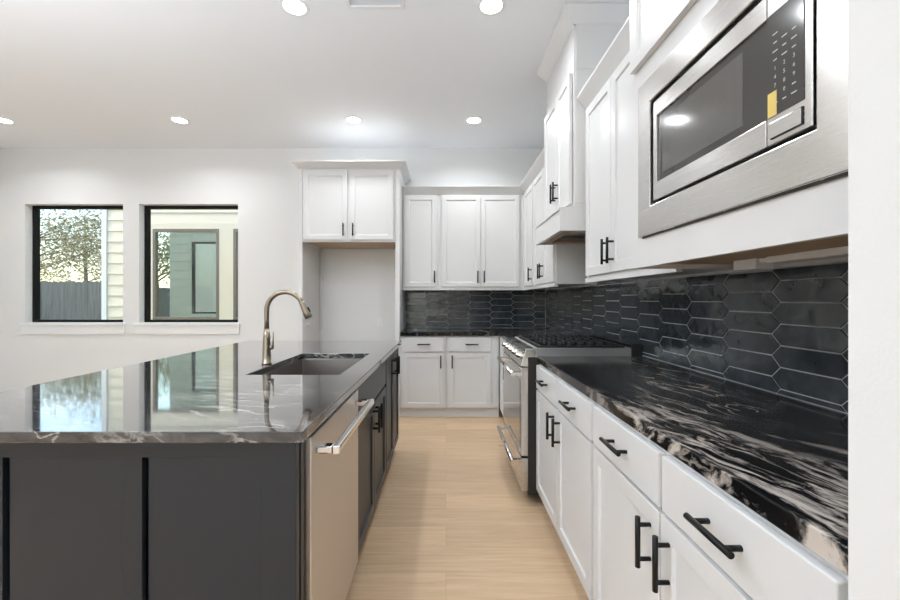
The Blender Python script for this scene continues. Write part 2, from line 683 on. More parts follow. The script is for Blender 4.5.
# ------------------------------------------------------------------ room shell
H = 3.10
YB = 4.86      # back wall
XR = 1.218     # right wall
XL = -5.42     # left wall
YR = -4.6      # rear wall
struct(MB().box(XL - 0.13, 1.45, YR - 0.13, YB + 0.16, -0.1, 0).build('floor', 'floor'))
struct(MB().box(XL - 0.13, 1.45, YR - 0.13, YB + 0.17, H, H + 0.15).build('ceiling', 'ceiling'))

W1 = (-5.115, -3.924)
W2 = (-3.730, -2.527)
WZ = (0.975, 2.42)
xs = [XL - 0.13, W1[0], W1[1], W2[0], W2[1], 1.45]
zs = [0, WZ[0], WZ[1], H]
hole = lambda i, j: not (j == 1 and i in (1, 3))
struct(MB().grid(xs, zs, hole, YB, YB + 0.15, 'xz').build('wall_back', 'wall'))
struct(MB().box(XR, 1.45, 0.535, YB, 0, H).build('wall_right', 'wall'))
struct(MB().box(0.538, 1.45, YR, 0.535, 0, H).build('wall_return', 'wall'))
# left wall, and rear wall with an unseen opening added for the fill lamp
struct(MB().box(XL - 0.13, XL, YR, YB, 0, H).build('wall_left', 'wall'))
struct(MB().grid([XL - 0.13, -4.9, -0.3, 0.538], [0, 0.2, 2.75, H], lambda i, j: not (i == 1 and j == 1), YR - 0.13, YR, 'xz').build('wall_rear', 'wall'))

# windows of the back wall
def window(n, X):
    f = 0.034
    y0, y1 = YB + 0.085, YB + 0.15
    x0, x1 = X
    o = struct(MB().grid([x0, x0 + f, x1 - f, x1], [WZ[0], WZ[0] + f, WZ[1] - f, WZ[1]], lambda i, j: not (i == 1 and j == 1), y0, y1, 'xz')
               .build('window_%d' % n, 'frame', None, bev=0.002))
    MB().box(x0 + f, x1 - f, y0 + 0.04, y0 + 0.046, WZ[0] + f, WZ[1] - f).build('pane', 'glass', o)
    MB().box(x0 - 0.045, x1 + 0.03, YB - 0.03, YB, WZ[0] - 0.03, WZ[0]).box(x0, x1, YB, y0, WZ[0] - 0.0, WZ[0] + 0.004).build('sill', 'trimw', o, bev=0.003)
    MB().box(x0 - 0.035, x1 + 0.02, YB - 0.018, YB, WZ[0] - 0.135, WZ[0] - 0.03).build('apron', 'trimw', o, bev=0.002)
    return o


window(1, W1)
window(2, W2)

# ------------------------------------------------------------------ outdoors
struct(MB().box(-26, 6, -12, 30, -0.45, -0.25).build('ground', 'dirt'))


def siding(mb, x0, x1, y, z0, z1, step=0.175, sgn=-1):
    """lap boards on a wall facing sgn*y"""
    z = z0
    while z < z1 - 1e-4:
        t = min(z + step, z1)
        mb.prism([(y, z), (y + sgn * 0.022, z), (y + sgn * 0.006, t), (y, t)], x0, x1, 'x')
        z += step
    return mb


# outer face of the house wall that holds the two windows
mb = MB()
YO = YB + 0.15
for (a, b, z0, z1) in ((XL - 0.13, W1[0], -0.25, 3.3), (W1[1], W2[0], WZ[0] - 0.05, WZ[1]), (W2[1], 1.45, -0.25, 3.3),
                       (W1[0], W2[1], -0.25, WZ[0] - 0.05), (W1[0], W2[1], WZ[1], 3.3)):
    siding(mb, a, b, YO + 0.001, z0, z1, 0.175, 1)
struct(mb.build('wall_exterior', 'cream'))

# the house's own wing seen through the windows
YW = 6.53
WN = (-4.77, -3.69)
WM = (-3.46, -2.38)
wz0, wz1 = 0.925, 2.41
mb = MB()
mb.grid([-5.52, WN[0], WN[1], WM[0], WM[1], 1.4], [-0.25, wz0, wz1, 3.7], lambda i, j: not (j == 1 and i in (1, 3)), YW, YW + 0.12, 'xz')
siding(mb, -5.52, WN[0] - 0.10, YW, -0.25, 3.7)
siding(mb, WN[0] - 0.10, 1.4, YW, wz1 + 0.09, 3.7)
siding(mb, WN[0] - 0.10, 1.4, YW, -0.25, wz0 - 0.09)
mb.box(WN[0] - 0.10, WM[1] + 0.10, YW - 0.026, YW, wz1, wz1 + 0.09)
mb.box(WN[0] - 0.10, WM[1] + 0.10, YW - 0.026, YW, wz0 - 0.09, wz0)
mb.box(WN[0] - 0.10, WN[0], YW - 0.026, YW, wz0, wz1)
mb.box(WN[1], WM[0], YW - 0.026, YW, wz0, wz1)
struct(mb.build('wall_wing', 'cream'))
struct(MB().box(-5.60, -5.52, YW - 0.03, YW + 0.12, -0.25, 3.7).build('trim_1', 'post'))
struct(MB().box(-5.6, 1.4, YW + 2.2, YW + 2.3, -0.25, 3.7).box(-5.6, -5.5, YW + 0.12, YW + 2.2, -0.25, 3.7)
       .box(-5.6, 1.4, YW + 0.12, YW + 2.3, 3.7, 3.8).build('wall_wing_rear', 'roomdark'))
for k, X in ((3, WN), (4, WM)):
    f = 0.05
    o = struct(MB().grid([X[0], X[0] + f, X[1] - f, X[1]], [wz0, wz0 + f, wz1 - f, wz1], lambda i, j: not (i == 1 and j == 1), YW - 0.03, YW + 0.05, 'xz')
               .build('window_%d' % k, 'bronzeframe', None, bev=0.004))
    MB().box(X[0] + f, X[1] - f, YW + 0.0, YW + 0.006, wz0 + f, wz1 - f).build('pane', 'coated', o)


def fence(name, label, p0, p1, top):
    p0, p1 = Vector(p0), Vector(p1)
    L = (p1 - p0).length
    a = math.atan2(p1.y - p0.y, p1.x - p0.x)
    t = thing(name, label, 'fence', (p0.x, p0.y, -0.25), a)
    mb = MB()
    x = 0
    while x < L:
        hh = top + 0.25 + random.uniform(-0.015, 0.015)
        wv = 0.138
        yy = random.uniform(0, 0.006)
        mb.prism([(x, 0), (x + wv, 0), (x + wv, hh - 0.03), (x + wv - 0.03, hh), (x + 0.03, hh), (x, hh - 0.03)], yy, yy + 0.018, 'y')
        x += 0.142
    mb.build('picket_panel', 'fence', t)
    mb = MB()
    for z in (0.35, 1.0, 1.6):
        mb.box(0, L, 0.026, 0.066, z, z + 0.09)
    mb.build('rail', 'fence', t)
    return t


fence('wooden_fence', 'grey weathered picket fence seen through the left window', (-11.3, 9.6, 0), (-5.0, 9.6, 0), 1.70)
fence('wooden_fence', 'grey weathered picket fence at the side of the house, mirrored in the outer window', (-11.5, -6, 0), (-11.5, 9.5, 0), 1.75)


def tree(label, loc, h, r, n, seed, zc):
    rnd = random.Random(seed)
    t = thing('garden_tree', label, 'tree', loc)
    mb = MB()
    tips = []
    mb.tube([(0, 0, 0), (0.05, 0.02, h * 0.3), (-0.05, 0.05, h * 0.55), (0, 0, h * 0.85)], [0.11, 0.09, 0.06, 0.02], 10)
    for k in range(16):
        a = rnd.uniform(0, 2 * pi)
        z0 = h * rnd.uniform(0.25, 0.7)
        L = r * rnd.uniform(0.6, 1.0)
        p1 = Vector((cos(a) * L * 0.5, sin(a) * L * 0.5, z0 + rnd.uniform(0.1, 0.6)))
        p2 = Vector((cos(a + 0.2) * L, sin(a + 0.2) * L, z0 + rnd.uniform(0.3, 1.3)))
        mb.tube([(0, 0, z0), p1, p2], [0.025, 0.014, 0.006], 6)
        tips += [p1, p2, (p1 + p2) / 2]
    mb.build('trunk', 'bark', t)
    mb = MB()
    for k in range(n):
        c = rnd.choice(tips)
        p = c + Vector((rnd.gauss(0, r * 0.17), rnd.gauss(0, r * 0.17), rnd.gauss(0, r * 0.14)))
        s_ = rnd.uniform(0.035, 0.075)
        q = Matrix.Rotation(rnd.uniform(0, 6.3), 3, 'Z') @ Matrix.Rotation(rnd.uniform(-1.3, 1.3), 3, 'X') @ Matrix.Rotation(rnd.uniform(0, 6.3), 3, 'Z')
        vs = [p + q @ Vector(v) for v in ((-s_ * 0.5, 0, 0), (0, -s_ * 0.9, 0.1 * s_), (s_ * 0.5, 0, 0), (0, s_ * 0.9, 0.1 * s_))]
        mb.faces(vs, [(0, 1, 2, 3)])
    mb.build('foliage', 'leaf', t)
    return t


tree('autumn tree with thin brown and green leaves behind the fence, seen by the left window', (-14.2, 13.8, -0.25), 5.6, 2.6, 11500, 3, 3)
tree('leafy tree farther left behind the fence, at the edge of the left window', (-17.6, 19.5, -0.25), 6.6, 3.0, 7000, 9, 3)
tree('side garden tree mirrored in the outer window', (-9.0, 0.6, -0.25), 4.6, 1.7, 5000, 14, 3)

# ------------------------------------------------------------------ pulls
def pull_mesh(L=0.135, cc=0.092, so=0.034, r=0.0068):
    mb = MB()
    mb.tube([(0, -so, -L / 2), (0, -so, L / 2)], r, 14)
    for z in (-cc / 2, cc / 2):
        mb.tube([(0, 0, z), (0, -so, z)], r * 0.85, 10)
    return mb.mesh('handle', 'black')


PULL = pull_mesh()


def add_pull(front, x, z, horiz=False, t=0.02):
    return link('handle', PULL, front, (x, -t, z), (0, R(90) if horiz else 0, 0))


def crown_mb(x0, x1, D_, z0, z1, e=0.05, eL=0, eR=0, lip=0.012):
    mb = MB()
    q = lambda k, z: [(x0 - (eL if k else 0), -e * k, z), (x1 + (eR if k else 0), -e * k, z), (x1 + (eR if k else 0), D_, z), (x0 - (eL if k else 0), D_, z)]
    h = z1 - lip
    mb.hexa(q(0, z0), q(1, h))
    mb.hexa(q(1, h), q(1, z1))
    # small fillet strip under the slope
    mb.box(x0, x1, -0.004, D_, z0 - 0.012, z0)
    return mb


def cabinet(name, label, cat, loc, rz, W, DP, z0, z1, fronts, mat='white', group=None, kick=False, crown=None, rail=None, under=None, st=0.05, kin=0.06):
    """box against a wall; local x along the front, y into the wall, doors in front of y=0.
    fronts: (kind, x0, x1, z0, z1, handle) with handle None, ('v', x, z) or ('h', x, z) in cabinet coordinates"""
    t = thing(name, label, cat, loc, rz, group)
    zb = z0
    if kick:
        MB().box(0, W, kin, DP, 0, z0).build('toe_kick', mat, t)
    if under:
        zb = z0 + under
        mb = MB().box(0, W, 0, DP, zb + 0.008, z1)
        mb.box(0, W, 0, 0.02, z0, zb + 0.008).box(0, 0.018, 0.02, DP, z0, zb + 0.008).box(W - 0.018, W, 0.02, DP, z0, zb + 0.008)
        mb.build('body', mat, t, bev=0.0012)
        MB().box(0.018, W - 0.018, 0.02, DP, zb, zb + 0.008).build('underside_panel', 'oak_ply', t)['label'] = 'bare oak underside'
    else:
        MB().box(0, W, 0, DP, z0, z1).build('body', mat, t, bev=0.0012)
    for kind, a, b, c, d, hd in fronts:
        if kind == 'door':
            f = MB().shaker(b - a, d - c, st=st).build('door', mat, t, (a, -0.001, c), bev=0.0012)
        else:
            f = MB().box(0, b - a, -0.02, 0, 0, d - c).build('drawer' if kind == 'drawer' else 'false_front', mat, t, (a, -0.001, c), bev=0.003)
        if hd:
            add_pull(f, hd[1] - a, hd[2] - c, hd[0] == 'h')
    if crown:
        crown_mb(0, W, DP, **crown).build('crown_moulding', mat, t, bev=0.001)
    if rail:
        MB().box(0, W - (rail[2] if len(rail) > 2 else 0), -0.012, 0.012, rail[0], rail[1]).build('light_rail', mat, t, bev=0.001)
    return t


RIGHT = R(-90)   # fronts that face the aisle from the right wall
ISL = R(90)      # island fronts that face the aisle

# ------------------------------------------------------------------ base cabinets, right run
BX = 0.57
# (cabinet from far y to near y; local x = far y - y)
def rb(label, y1, y0, fronts):
    fr = []
    for k, a, b, c, d, hd in fronts:
        fr.append((k, y1 - a, y1 - b, c, d, (hd[0], y1 - hd[1], hd[2]) if hd else None))
    return cabinet('base_cabinet', label, 'cabinet', (BX, y1, 0), RIGHT, y1 - y0, XR - 0.01 - BX, 0.10, 0.873, fr, 'white', 'white base cabinets along the right wall', True)


rb('white two-door base cabinet with two drawers right beside the range', 2.444, 1.508,
   [('drawer', 2.435, 1.990, 0.722, 0.863, ('h', 2.215, 0.797)), ('drawer', 1.970, 1.522, 0.722, 0.863, ('h', 1.745, 0.797)),
    ('door', 2.435, 1.985, 0.108, 0.711, ('v', 2.035, 0.617)), ('door', 1.978, 1.522, 0.108, 0.711, ('v', 1.930, 0.617))])
rb('white base cabinet nearest the camera, two drawers over two doors with pulls side by side', 1.506, 0.545,
   [('drawer', 1.493, 1.035, 0.722, 0.863, ('h', 1.262, 0.797)), ('drawer', 1.020, 0.562, 0.722, 0.863, ('h', 0.79, 0.797)),
    ('door', 1.493, 1.031, 0.108, 0.711, ('v', 1.075, 0.609)), ('door', 1.024, 0.562, 0.108, 0.711, ('v', 0.985, 0.609))])
rb('white corner base cabinet just beyond the range with one vertical pull', 4.235, 3.215,
   [('drawer', 3.64, 3.225, 0.722, 0.863, ('h', 3.43, 0.797)), ('door', 3.64, 3.225, 0.108, 0.711, ('v', 3.575, 0.61))])

# base cabinets, back run
BY = 4.275
def bb(label, x0, x1, fronts):
    fr = [(k, a - x0, b - x0, c, d, (hd[0], hd[1] - x0, hd[2]) if hd else None) for k, a, b, c, d, hd in fronts]
    return cabinet('base_cabinet', label, 'cabinet', (x0, BY, 0), 0, x1 - x0, YB - 0.01 - BY, 0.10, 0.873, fr, 'white', 'white base cabinets along the back wall', True, kin=0.02)


bb('white one-door base cabinet with drawer on the back wall, next to the fridge alcove', -0.490, 0.005,
   [('drawer', -0.458, -0.022, 0.705, 0.862, ('h', -0.235, 0.785)), ('door', -0.458, -0.022, 0.108, 0.690, ('v', -0.055, 0.60))])
bb('white one-door base cabinet with drawer on the back wall, nearest the corner', 0.007, 0.566,
   [('drawer', 0.032, 0.478, 0.705, 0.862, ('h', 0.275, 0.785)), ('door', 0.032, 0.478, 0.108, 0.690, ('v', 0.065, 0.60))])

# ------------------------------------------------------------------ countertops
zc0, zc1 = 0.884, 0.914      # island slab
ze = 0.874                    # wall-side slabs have a thicker edge
tag(MB().box(0.559, XR - 0.002, 0.537, 2.443, ze, zc1).build('countertop', 'granite_black', bev=0.003),
    'black granite countertop with cream streaks between the range and the near right wall', 'countertop')
tag(MB().grid([-0.490, 0.559, XR - 0.002], [3.211, 4.235, YB - 0.002], lambda i, j: not (i == 0 and j == 0), ze, zc1).build('countertop', 'granite_black', bev=0.003),
    'L-shaped black granite countertop in the far corner beyond the range', 'countertop')

# ------------------------------------------------------------------ backsplash tiles
def clip(poly, ax, val, keep_less):
    out = []
    n = len(poly)
    for i in range(n):
        a, b = poly[i], poly[(i + 1) % n]
        ia = (a[ax] <= val) if keep_less else (a[ax] >= val)
        ib = (b[ax] <= val) if keep_less else (b[ax] >= val)
        if ia:
            out.append(a)
        if ia != ib:
            t = (val - a[ax]) / (b[ax] - a[ax])
            out.append((a[0] + t * (b[0] - a[0]), a[1] + t * (b[1] - a[1])))
    return out


def inset_poly(poly, d):
    """move each edge of a convex ccw polygon inwards"""
    n = len(poly)
    ar = sum(poly[i][0] * poly[(i + 1) % n][1] - poly[(i + 1) % n][0] * poly[i][1] for i in range(n))
    if ar < 0:
        poly = poly[::-1]
    lines = []
    for i in range(n):
        a, b = poly[i], poly[(i + 1) % n]
        ex, ey = b[0] - a[0], b[1] - a[1]
        L = math.hypot(ex, ey)
        if L < 1e-6:
            continue
        lines.append(((a[0] - ey / L * d, a[1] + ex / L * d), (ex / L, ey / L)))
    out = []
    m = len(lines)
    if m < 3:
        return None
    for i in range(m):
        (p, u), (q, v) = lines[i - 1], lines[i]
        cr = u[0] * v[1] - u[1] * v[0]
        if abs(cr) < 1e-9:
            out.append(q)
            continue
        t = ((q[0] - p[0]) * v[1] - (q[1] - p[1]) * v[0]) / cr
        out.append((p[0] + u[0] * t, p[1] + u[1] * t))
    ar2 = sum(out[i][0] * out[(i + 1) % m][1] - out[(i + 1) % m][0] * out[i][1] for i in range(m))
    return out if ar2 > 2e-5 else None


def tiles(rects, mk, u0, v0, pitch=0.262, rowh=0.0785, tip=0.040):
    """picket tiles with points left and right; mk maps (u, v, depth) to the wall"""
    mb = MB()
    rnd = random.Random(4)
    Ls = pitch + tip
    for (ra, rb_, rc, rd) in rects:
        i0 = int((ra - u0) / pitch) - 2
        i1 = int((rb_ - u0) / pitch) + 2
        for i in range(i0, i1 + 1):
            for j in range(int((rc - v0) / rowh) - 2, int((rd - v0) / rowh) + 2):
                cu = u0 + i * pitch
                cv = v0 + j * rowh + (rowh / 2 if i % 2 else 0)
                hl = Ls / 2
                hexp = [(cu - hl, cv), (cu - hl + tip, cv - rowh / 2), (cu + hl - tip, cv - rowh / 2), (cu + hl, cv), (cu + hl - tip, cv + rowh / 2), (cu - hl + tip, cv + rowh / 2)]
                p = hexp
                for ax, val, less in ((0, ra, 0), (0, rb_, 1), (1, rc, 0), (1, rd, 1)):
                    p = clip(p, ax, val, less)
                    if len(p) < 3:
                        break
                if len(p) < 3:
                    continue
                lo = inset_poly(p, 0.0007)
                hi = inset_poly(p, 0.003)
                if not lo or not hi or len(lo) != len(hi):
                    continue
                tu, tv = rnd.uniform(-0.012, 0.012), rnd.uniform(-0.02, 0.02)
                m = len(lo)
                dz = lambda q: 0.0095 + (q[0] - cu) * tu + (q[1] - cv) * tv
                vs = [mk(q[0], q[1], 0.004) for q in lo] + [mk(q[0], q[1], dz(q)) for q in hi]
                fs = [tuple(range(m, 2 * m))] + [(k, (k + 1) % m, m + (k + 1) % m, m + k) for k in range(m)]
                mb.faces(vs, fs)
    return mb


# right wall: tips at y = 1.213 and 1.486 on one row
t = thing('backsplash', 'dark glazed picket tile backsplash on the right wall behind range and countertop', 'backsplash', (0, 0, 0))
band = [(0.537, YB - 0.014, zc1 + 0.002, 1.373), (2.534, 3.199, 1.373, 1.69)]
tiles(band, lambda u, v, d: (XR - 0.001 - d, u, v), 1.335, 1.289).build('tile_field', 'tile', t)
MB().box(XR - 0.0075, XR - 0.001, 0.537, YB - 0.012, zc1 + 0.001, 1.373).box(XR - 0.0075, XR - 0.001, 2.534, 3.199, 1.373, 1.69).build('grout', 'grout', t)
t = thing('backsplash', 'dark glazed picket tile backsplash on the back wall under the upper cabinets', 'backsplash', (0, 0, 0))
tiles([(-0.490, XR - 0.014, zc1 + 0.002, 1.381)], lambda u, v, d: (u, YB - 0.001 - d, v), 0.15, 1.307).build('tile_field', 'tile', t)
MB().box(-0.490, XR - 0.012, YB - 0.0075, YB - 0.001, zc1 + 0.001, 1.381).build('grout', 'grout', t)

# ------------------------------------------------------------------ upper cabinets
UX = 0.888      # body front of right uppers (doors at .868)
UY = 4.535      # body front of back uppers
def kw_crown(corner, side):
    c = dict(z0=2.445, z1=2.535, e=0.065)
    if corner:
        c['e' + side] = -0.065
    return c


def ub(label, x0, x1, fronts):
    fr = [(k, a - x0, b - x0, c, d, (hd[0], hd[1] - x0, hd[2]) if hd else None) for k, a, b, c, d, hd in fronts]
    return cabinet('upper_cabinet', label, 'cabinet', (x0, UY, 0), 0, x1 - x0, YB - 0.01 - UY, 1.385, 2.46, fr, 'white', 'white upper cabinets on the back wall', False,
                   kw_crown(x1 > 0.8, 'R'), (1.365, 1.393, 0.014 if x1 > 0.8 else 0))


ub('white single-door upper cabinet on the back wall beside the fridge alcove', -0.490, -0.08,
   [('door', -0.466, -0.108, 1.405, 2.435, ('v', -0.130, 1.515))])
ub('white double-door upper cabinet on the back wall next to the corner', -0.078, 0.887,
   [('door', -0.045, 0.389, 1.405, 2.435, ('v', 0.357, 1.515)), ('door', 0.395, 0.828, 1.405, 2.435, ('v', 0.428, 1.515))])


def ur(name, label, y1, y0, fronts, **kw):
    fr = [(k, y1 - a, y1 - b, c, d, (hd[0], y1 - hd[1], hd[2]) if hd else None) for k, a, b, c, d, hd in fronts]
    return cabinet(name, label, 'cabinet', (UX, y1, 0), RIGHT, y1 - y0, XR - 0.01 - UX, 1.385, 2.46, fr, 'white', 'white upper cabinets on the right wall', False,
                   kw_crown(y1 > 4.5, 'L'), (1.365, 1.393), **kw)


ur('upper_cabinet', 'white corner upper cabinet on the right wall with a single pull, farthest from the camera', 4.534, 4.0,
   [('door', 4.45, 4.02, 1.405, 2.435, ('v', 4.055, 1.515))])
ur('upper_cabinet', 'white double-door upper cabinet just beyond the range hood', 3.998, 3.215,
   [('door', 3.975, 3.608, 1.405, 2.435, ('v', 3.640, 1.515)), ('door', 3.604, 3.235, 1.405, 2.435, ('v', 3.572, 1.515))])
ur('upper_cabinet', 'white double-door upper cabinet between range hood and microwave', 2.515, 1.522,
   [('door', 2.485, 2.107, 1.405, 2.435, ('v', 2.140, 1.515)), ('door', 2.103, 1.725, 1.405, 2.435, ('v', 2.070, 1.515))])

# fridge alcove: overhead cabinet and its tall panels
FY = 4.27
t = cabinet('fridge_cabinet', 'white double-door cabinet over the empty fridge alcove with oak underside', 'cabinet', (-1.53, FY, 0), 0, 0.988, YB - 0.01 - FY, 1.874, 2.66,
            [('door', 0.012, 0.478, 1.895, 2.625, ('v', 0.443, 2.0)), ('door', 0.510, 0.967, 1.895, 2.625, ('v', 0.545, 2.0))], 'white', None, False, None, None, 0.004)
crown_mb(-0.045, 1.036, YB - 0.012 - FY, 2.652, 2.722, 0.075, 0.06, 0.07).build('crown_moulding', 'white', t, bev=0.001)
for a, b in ((-0.045, -0.002), (0.990, 1.036)):
    MB().box(a, b, -0.004, YB - 0.0005 - FY, 0, 2.639).build('side_panel', 'white', t, bev=0.002)
t = thing('outlet', 'white duplex outlet on the wall inside the fridge alcove', 'outlet', (-0.80, YB - 0.001, 0.99))
MB().box(-0.036, 0.036, -0.006, 0, -0.058, 0.058).build('plate', 'plastic', t, bev=0.002)
for z in (-0.025, 0.025):
    MB().box(-0.017, 0.017, -0.009, -0.006, z - 0.016, z + 0.016).build('socket', 'trimw', t, bev=0.002)
t = thing('supply_pipe', 'thin white water pipe down the left side of the fridge alcove', 'pipe', (-1.505, YB - 0.02, 0))
MB().tube([(0, 0, 0.9), (0, 0, 1.872)], 0.006, 8).build('pipe', 'plastic', t)
MB().box(-0.012, 0.012, -0.014, 0.014, 1.50, 1.56).build('valve', 'plastic', t, bev=0.003)

# ------------------------------------------------------------------ range hood cabinet
HY1, HY0 = 3.205, 2.528
hw = HY1 - HY0
hx = 0.808
t = thing('range_hood', 'white wooden range hood cabinet rising to the ceiling above the range', 'range hood', (hx, HY1, 0), RIGHT)
hd = XR - 0.002 - hx
MB().box(0, hw, 0, hd, 1.845, 3.0).build('body', 'white', t, bev=0.0015)
MB().box(hw, hw + 0.004, 0.012, hd, 2.72, 3.0).box(hw, hw + 0.004, 0.012, hd, 1.87, 2.705).build('side_panel', 'white', t)
for a, b, hxp in ((0.014, 0.364, 0.337), (0.372, hw - 0.014, 0.401)):
    f = MB().shaker(b - a, 2.70 - 1.87).build('door', 'white', t, (a, -0.005, 1.87), bev=0.0012)
    add_pull(f, hxp - a, 2.015 - 1.87)
crown_mb(0, hw, hd, 3.0, H - 0.001, 0.07, 0.05, 0.05).build('crown_moulding', 'white', t, bev=0.001)
# mantel box, open below
m0, m1 = 1.695, 1.845
mx = -0.088
mb = MB()
mb.box(0, hw, mx, mx + 0.03, m0, m1).box(0, 0.03, mx + 0.03, hd, m0, m1).box(hw - 0.03, hw, mx + 0.03, hd, m0, m1).box(0.03, hw - 0.03, mx + 0.03, hd, m1 - 0.03, m1)
mb.box(0, hw, mx + 0.0, mx - 0.008, m1 - 0.018, m1)
mb.build('mantel', 'white', t, bev=0.002)
MB().grid([0.03, 0.09, hw - 0.09, hw - 0.03], [mx + 0.03, mx + 0.10, hd - 0.06, hd], lambda i, j: not (i == 1 and j == 1), m0 + 0.008, m0 + 0.02).build('underside_panel', 'oak_ply', t)
MB().box(0.09, hw - 0.09, mx + 0.10, hd - 0.06, m0 + 0.045, m0 + 0.06).build('filter_insert', 'steel', t)

# ------------------------------------------------------------------ microwave cabinet and microwave
MX = 0.707
my1, my0 = 1.520, 0.545
t = thing('microwave_cabinet', 'deep white wall cabinet holding the built-in microwave', 'cabinet', (MX, my1, 0), RIGHT)
mw = my1 - my0
md = XR - 0.002 - MX
oz0, oz1 = 1.50, 2.01       # opening
oa, ob = my1 - 1.435, my1 - 0.690
mb = MB()
mb.grid([0, oa, ob, mw], [1.376, oz0, oz1, H - 0.14], lambda i, j: not (i == 1 and j == 1), 0, 0.02, 'xz')
mb.box(0, 0.018, 0.02, md, 1.376, H - 0.14).box(mw - 0.018, mw, 0.02, md, 1.376, H - 0.14)
mb.box(0.018, mw - 0.018, 0.02, md, oz0 - 0.02, oz0).box(0.018, mw - 0.018, 0.02, md, oz1, oz1 + 0.02)
mb.box(0.018, mw - 0.018, md - 0.012, md, 1.376, H - 0.14).box(0.018, mw - 0.018, 0.02, md - 0.012, H - 0.16, H - 0.14)
mb.build('body', 'white', t, bev=0.001)
MB().box(0.018, mw - 0.018, 0.02, md - 0.012, 1.392, 1.402).build('underside_panel', 'oak_ply', t)['label'] = 'bare oak underside'
f = MB().shaker(mw - 0.05, 0.80).build('door', 'white', t, (0.025, -0.001, 2.10), bev=0.0012)
crown_mb(0, mw, md, H - 0.14, H - 0.001, 0.06, 0.05, 0).build('crown_moulding', 'white', t, bev=0.001)

MWY = 1.449
t = thing('microwave', 'stainless steel built-in microwave with wide trim frame', 'microwave', (0.717, MWY, 1.4826), RIGHT)
tw, th = 0.784, 0.540
ga, gb, gc, gd = 0.082, tw - 0.087, 0.098, 0.454      # gap ring, outer edge
mb = MB()
mb.grid([0, ga, gb, tw], [0.0, gc, gd, th], lambda i, j: not (i == 1 and j == 1), -0.022, -0.0105, 'xz')
mb.build('trim_frame', 'steel', t, bev=0.003)
MB().grid([0.02, 0.028, tw - 0.028, tw - 0.02], [-0.005, 0.0, th - 0.002, th + 0.003], lambda i, j: not (i == 1 and j == 1), -0.016, -0.0105, 'xz').build('trim_shadow_gap', 'darkside', t)  # dark strip set in for the shadow gap along the trim edge
MB().box(ga, gb, 0.012, 0.40, gc, gd).build('body', 'enamel', t)
# inner appliance
ia, ib, ic, id_ = ga + 0.013, gb - 0.013, gc + 0.012, gd - 0.012
sp = MWY - 0.875          # split between door and control side
wt, wb = 1.872 - 1.4826, 1.652 - 1.4826
dr = MB().grid([ia, MWY - 1.333, sp - 0.0015], [ic, wb, wt, id_], lambda i, j: not (i == 1 and j == 1), -0.016, 0.012, 'xz').build('door', 'steel', t, bev=0.002)
MB().box(MWY - 1.333, sp - 0.0015, -0.010, 0.010, wb, wt).build('glass', 'mwglass', dr)
MB().box(MWY - 1.305, MWY - 0.952, -0.0106, -0.010, wb + 0.022, wt - 0.022).build('window', 'mwmesh', dr)['label'] = 'perforated see-through window'
cp = MB().box(sp + 0.0015, ib, -0.016, 0.012, ic, id_).build('control_panel', 'steel', t, bev=0.002)
ka, kb = sp + 0.003, MWY - 0.782
MB().box(ka, kb, -0.0175, -0.016, wb, wt).build('keypad', 'mwglass', cp)
# keypad printing: short legends and the digits
LEG = [MB().box(-q_, q_, -0.0004, 0, 0.002, 0.0042).mesh('legend', 'legend') for q_ in (0.0065, 0.0045)]
cols = [ka + 0.022, ka + 0.045, ka + 0.068]
rows = [wb + 0.022 + 0.0185 * k for k in range(9)]
for ri, z in enumerate(rows):
    for ci, x in enumerate(cols):
        if 2 <= ri <= 4 or (ri == 1 and ci == 1):
            continue
        if ri == 8 and ci > 0:
            continue
        link('legend', LEG[(ri + ci) % 2], cp, (x, -0.0175, z))


def text_mesh(body, size):
    cu = D.curves.new('digits', 'FONT')
    cu.body = body
    cu.size = size
    cu.align_x = 'CENTER'
    cu.resolution_u = 2
    o = D.objects.new('digits', cu)
    me = D.meshes.new_from_object(o)
    D.objects.remove(o)
    D.curves.remove(cu)
    me.materials.append(M['legend'])
    return me


for ri, rowt in ((4, '123'), (3, '456'), (2, '789'), (1, ' 0 ')):
    for ci, ch in enumerate(rowt):
        if ch != ' ':
            link('digit', text_mesh(ch, 0.012), cp, (cols[ci], -0.0178, rows[ri]), (R(90), 0, 0))
MB().box(ka + 0.003, ka + 0.026, -0.0182, -0.0176, wb + 0.0, wb + 0.052).build('sticker', 'yellow', cp)['label'] = 'small yellow sticker'
bt = MB().box(ka + 0.009, kb - 0.002, -0.0185, -0.016, ic + 0.011, wb - 0.012).build('button_rim', 'enamel', cp, bev=0.001)
MB().box(ka + 0.011, kb - 0.004, -0.020, -0.0185, ic + 0.013, wb - 0.014).build('button', 'steel', bt, bev=0.001)

# under-cabinet light strips
t = thing('under_cabinet_light', 'long white light strip under the microwave cabinet, nearest the right wall', 'light', (0.983, 0.57, 1.3915))
MB().box(0, 0.06, 0, 0.66, -0.02, 0).build('housing', 'plastic', t, bev=0.002)
MB().box(0.008, 0.052, 0.03, 0.30, -0.024, -0.02).build('diffuser', 'trimw', t)
t = thing('junction_box', 'small white connector box under the microwave cabinet, beyond the light strip', 'box', (0.983, 1.27, 1.3915))
MB().box(0, 0.06, 0, 0.10, -0.034, 0).build('housing', 'plastic', t, bev=0.003)
MB().box(0.012, 0.03, -0.045, 0.0, -0.014, -0.002).build('plug', 'plastic', t)
tag(MB().tube([(1.02, 1.225, 1.3895), (1.02, 1.262, 1.385), (1.01, 1.268, 1.38)], 0.0035, 6).build('cable', 'plastic'), 'short white cable joining light strip and connector box', 'cable')

